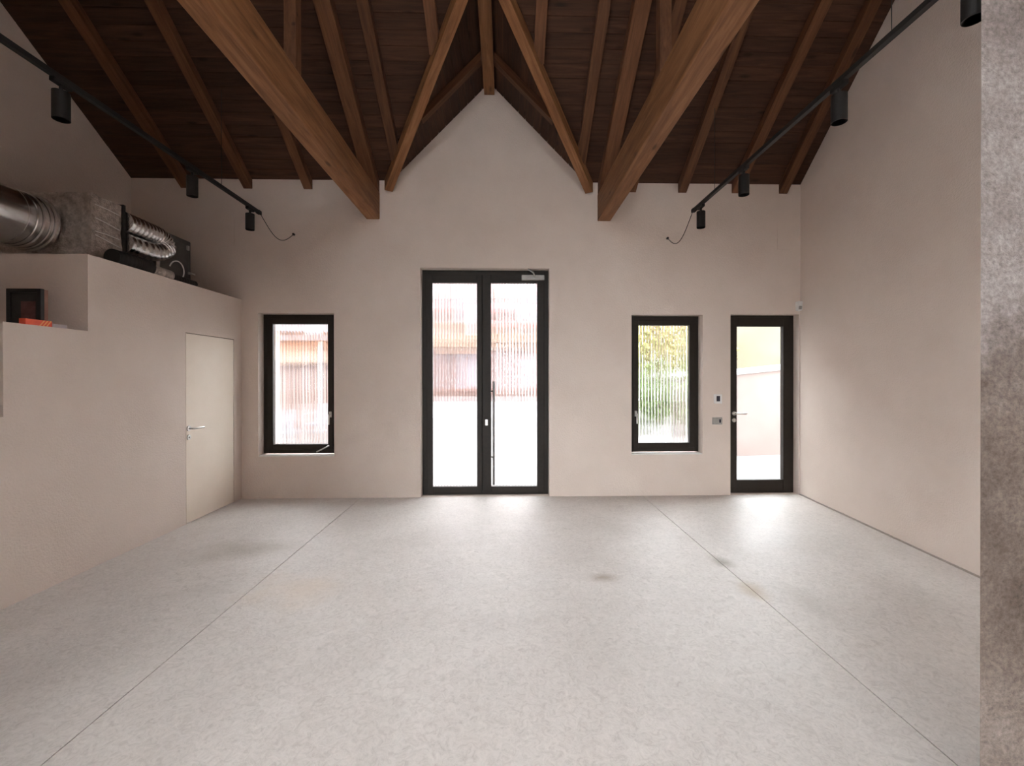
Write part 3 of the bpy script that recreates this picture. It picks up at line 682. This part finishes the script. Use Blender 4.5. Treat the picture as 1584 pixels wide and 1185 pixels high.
b = MB(); b.box(-8.9, -3.3, 10.1, 10.12, -.05, 2.5); b.build('back_wall', TERRA, SH)
b = MB(); b.box(-5.06, -4.93, 9.55, 9.67, -.05, 2.45); b.build('post', WHITE, SH)
# garden chair by the shelter
CH = empty('garden_chair', (-4.35, 8.5, -.05), 'pale metal garden chair outside the left window', 'chair')
b = MB()
b.box(-4.6, -4.15, 8.3, 8.75, .36, .40); b.build('seat', ROOFG, CH)
b = MB(); b.hexa([(-4.6, 8.74, .40), (-4.15, 8.74, .40), (-4.15, 8.77, .40), (-4.6, 8.77, .40), (-4.6, 8.86, .82), (-4.15, 8.86, .82), (-4.15, 8.89, .82), (-4.6, 8.89, .82)]); b.build('backrest', ROOFG, CH)
for x in (-4.58, -4.17):
    b = MB(); b.sweep([(x, 8.32, -.05), (x, 8.30, .58), (x, 8.36, .62), (x, 8.80, .62)], .014, 8); b.build('arm_frame', WHITE, CH, True)
    b = MB(); b.sweep([(x, 8.82, -.05), (x, 8.74, .42)], .014, 8); b.build('leg', WHITE, CH, True)
# garden wall and cream house right
GW = empty('garden_wall', (5, 8.2, 0), 'peach garden wall with pale coping behind the narrow right door', 'wall')
b = MB(); b.hexa([(3.9, 8.2, -.05), (9, 8.9, -.05), (9, 9.1, -.05), (3.9, 8.4, -.05), (3.9, 8.2, 1.45), (9, 8.9, 1.95), (9, 9.1, 1.95), (3.9, 8.4, 1.45)]); b.build('wall_body', PEACH, GW)
b = MB(); b.hexa([(3.85, 8.14, 1.45), (9, 8.84, 1.95), (9, 9.16, 1.95), (3.85, 8.46, 1.45), (3.85, 8.14, 1.55), (9, 8.84, 2.05), (9, 9.16, 2.05), (3.85, 8.46, 1.55)]); b.build('coping', WHITE, GW)
H2 = empty('house', (10, 14, 0), 'cream rendered house beyond the peach garden wall', 'house')
b = MB(); b.box(6.6, 18, 14.2, 20, -.05, 3.6); b.build('wall', CREAM, H2)
b = MB(); b.box(6.4, 18.3, 14.0, 20.3, 3.6, 3.8); b.build('roof', TERRA, H2)
b = MB(); ring(b, 9.5, 10.6, 1.2, 2.6, .09, 14.13, 14.2); wf = b.build('window_surround', WHITE, H2)
b = MB(); b.box(9.59, 10.51, 14.16, 14.21, 1.29, 2.51); b.build('window_pane', DARKW, wf)
# shrubs
BARK = noisemat('bark', (.12, .08, .05), (.18, .12, .08), 10, .9)
def leafmat(nm, c0, c1): return noisemat(nm, c0, c1, 1.5, .7)
def shrub(x, y, rx, ry, rz, zc_, n, m_, label, seed):
    rng = random.Random(seed); o = empty('shrub', (x, y, -.05), label, 'shrub', 'shrubs on the far side of the yard')
    b = MB(); b.sweep([(x, y, -.06), (x + .05, y, zc_ * .5), (x, y, zc_)], [.07, .05, .02], 8); b.build('trunk', BARK, o, True)
    b = MB()
    for i in range(n):
        u = Vector((rng.gauss(0, 1), rng.gauss(0, 1), rng.gauss(0, 1))).normalized() * (rng.uniform(.55, 1.0))
        k = 1 + .25 * noise.noise(u * 3 + Vector((seed, 0, 0)))
        p = Vector((x + u.x * rx * k, y + u.y * ry * k, max(zc_ + u.z * rz * k, .03)))
        a = Vector((rng.gauss(0, 1), rng.gauss(0, 1), rng.gauss(0, .6))).normalized(); c = a.cross(Vector((rng.gauss(0, 1), rng.gauss(0, 1), rng.gauss(0, 1)))).normalized()
        l, w = rng.uniform(.10, .17), rng.uniform(.045, .07); nn = a.cross(c) * .012
        b.add([p - a * l, p + c * w + nn, p + a * l, p - c * w + nn], [(0, 1, 2), (0, 2, 3)])
    f_ = b.build('foliage', m_, o, fix=False); f_['kind'] = 'stuff'
GR1 = leafmat('green_leaf', (.07, .11, .03), (.13, .18, .055)); GR2 = leafmat('light_leaf', (.14, .18, .045), (.21, .23, .08)); GR3 = leafmat('autumn_leaf', (.22, .17, .06), (.28, .22, .1))
shrub(3.5, 11.4, .75, .45, .8, .75, 2600, GR1, 'low dark green shrub at the lower left of the right window', 3)
shrub(5.2, 11.4, .75, .45, 1.0, 1.0, 2600, GR1, 'taller green shrub at the right side of the right window', 5)
shrub(3.5, 13.0, 1.0, .6, 1.35, 2.2, 3600, GR2, 'yellow green shrub rising in the upper left of the right window', 8)
shrub(5.9, 13.0, 1.0, .55, 1.5, 2.4, 3600, GR3, 'golden leaved shrub behind the green ones at the upper right of the right window', 11)
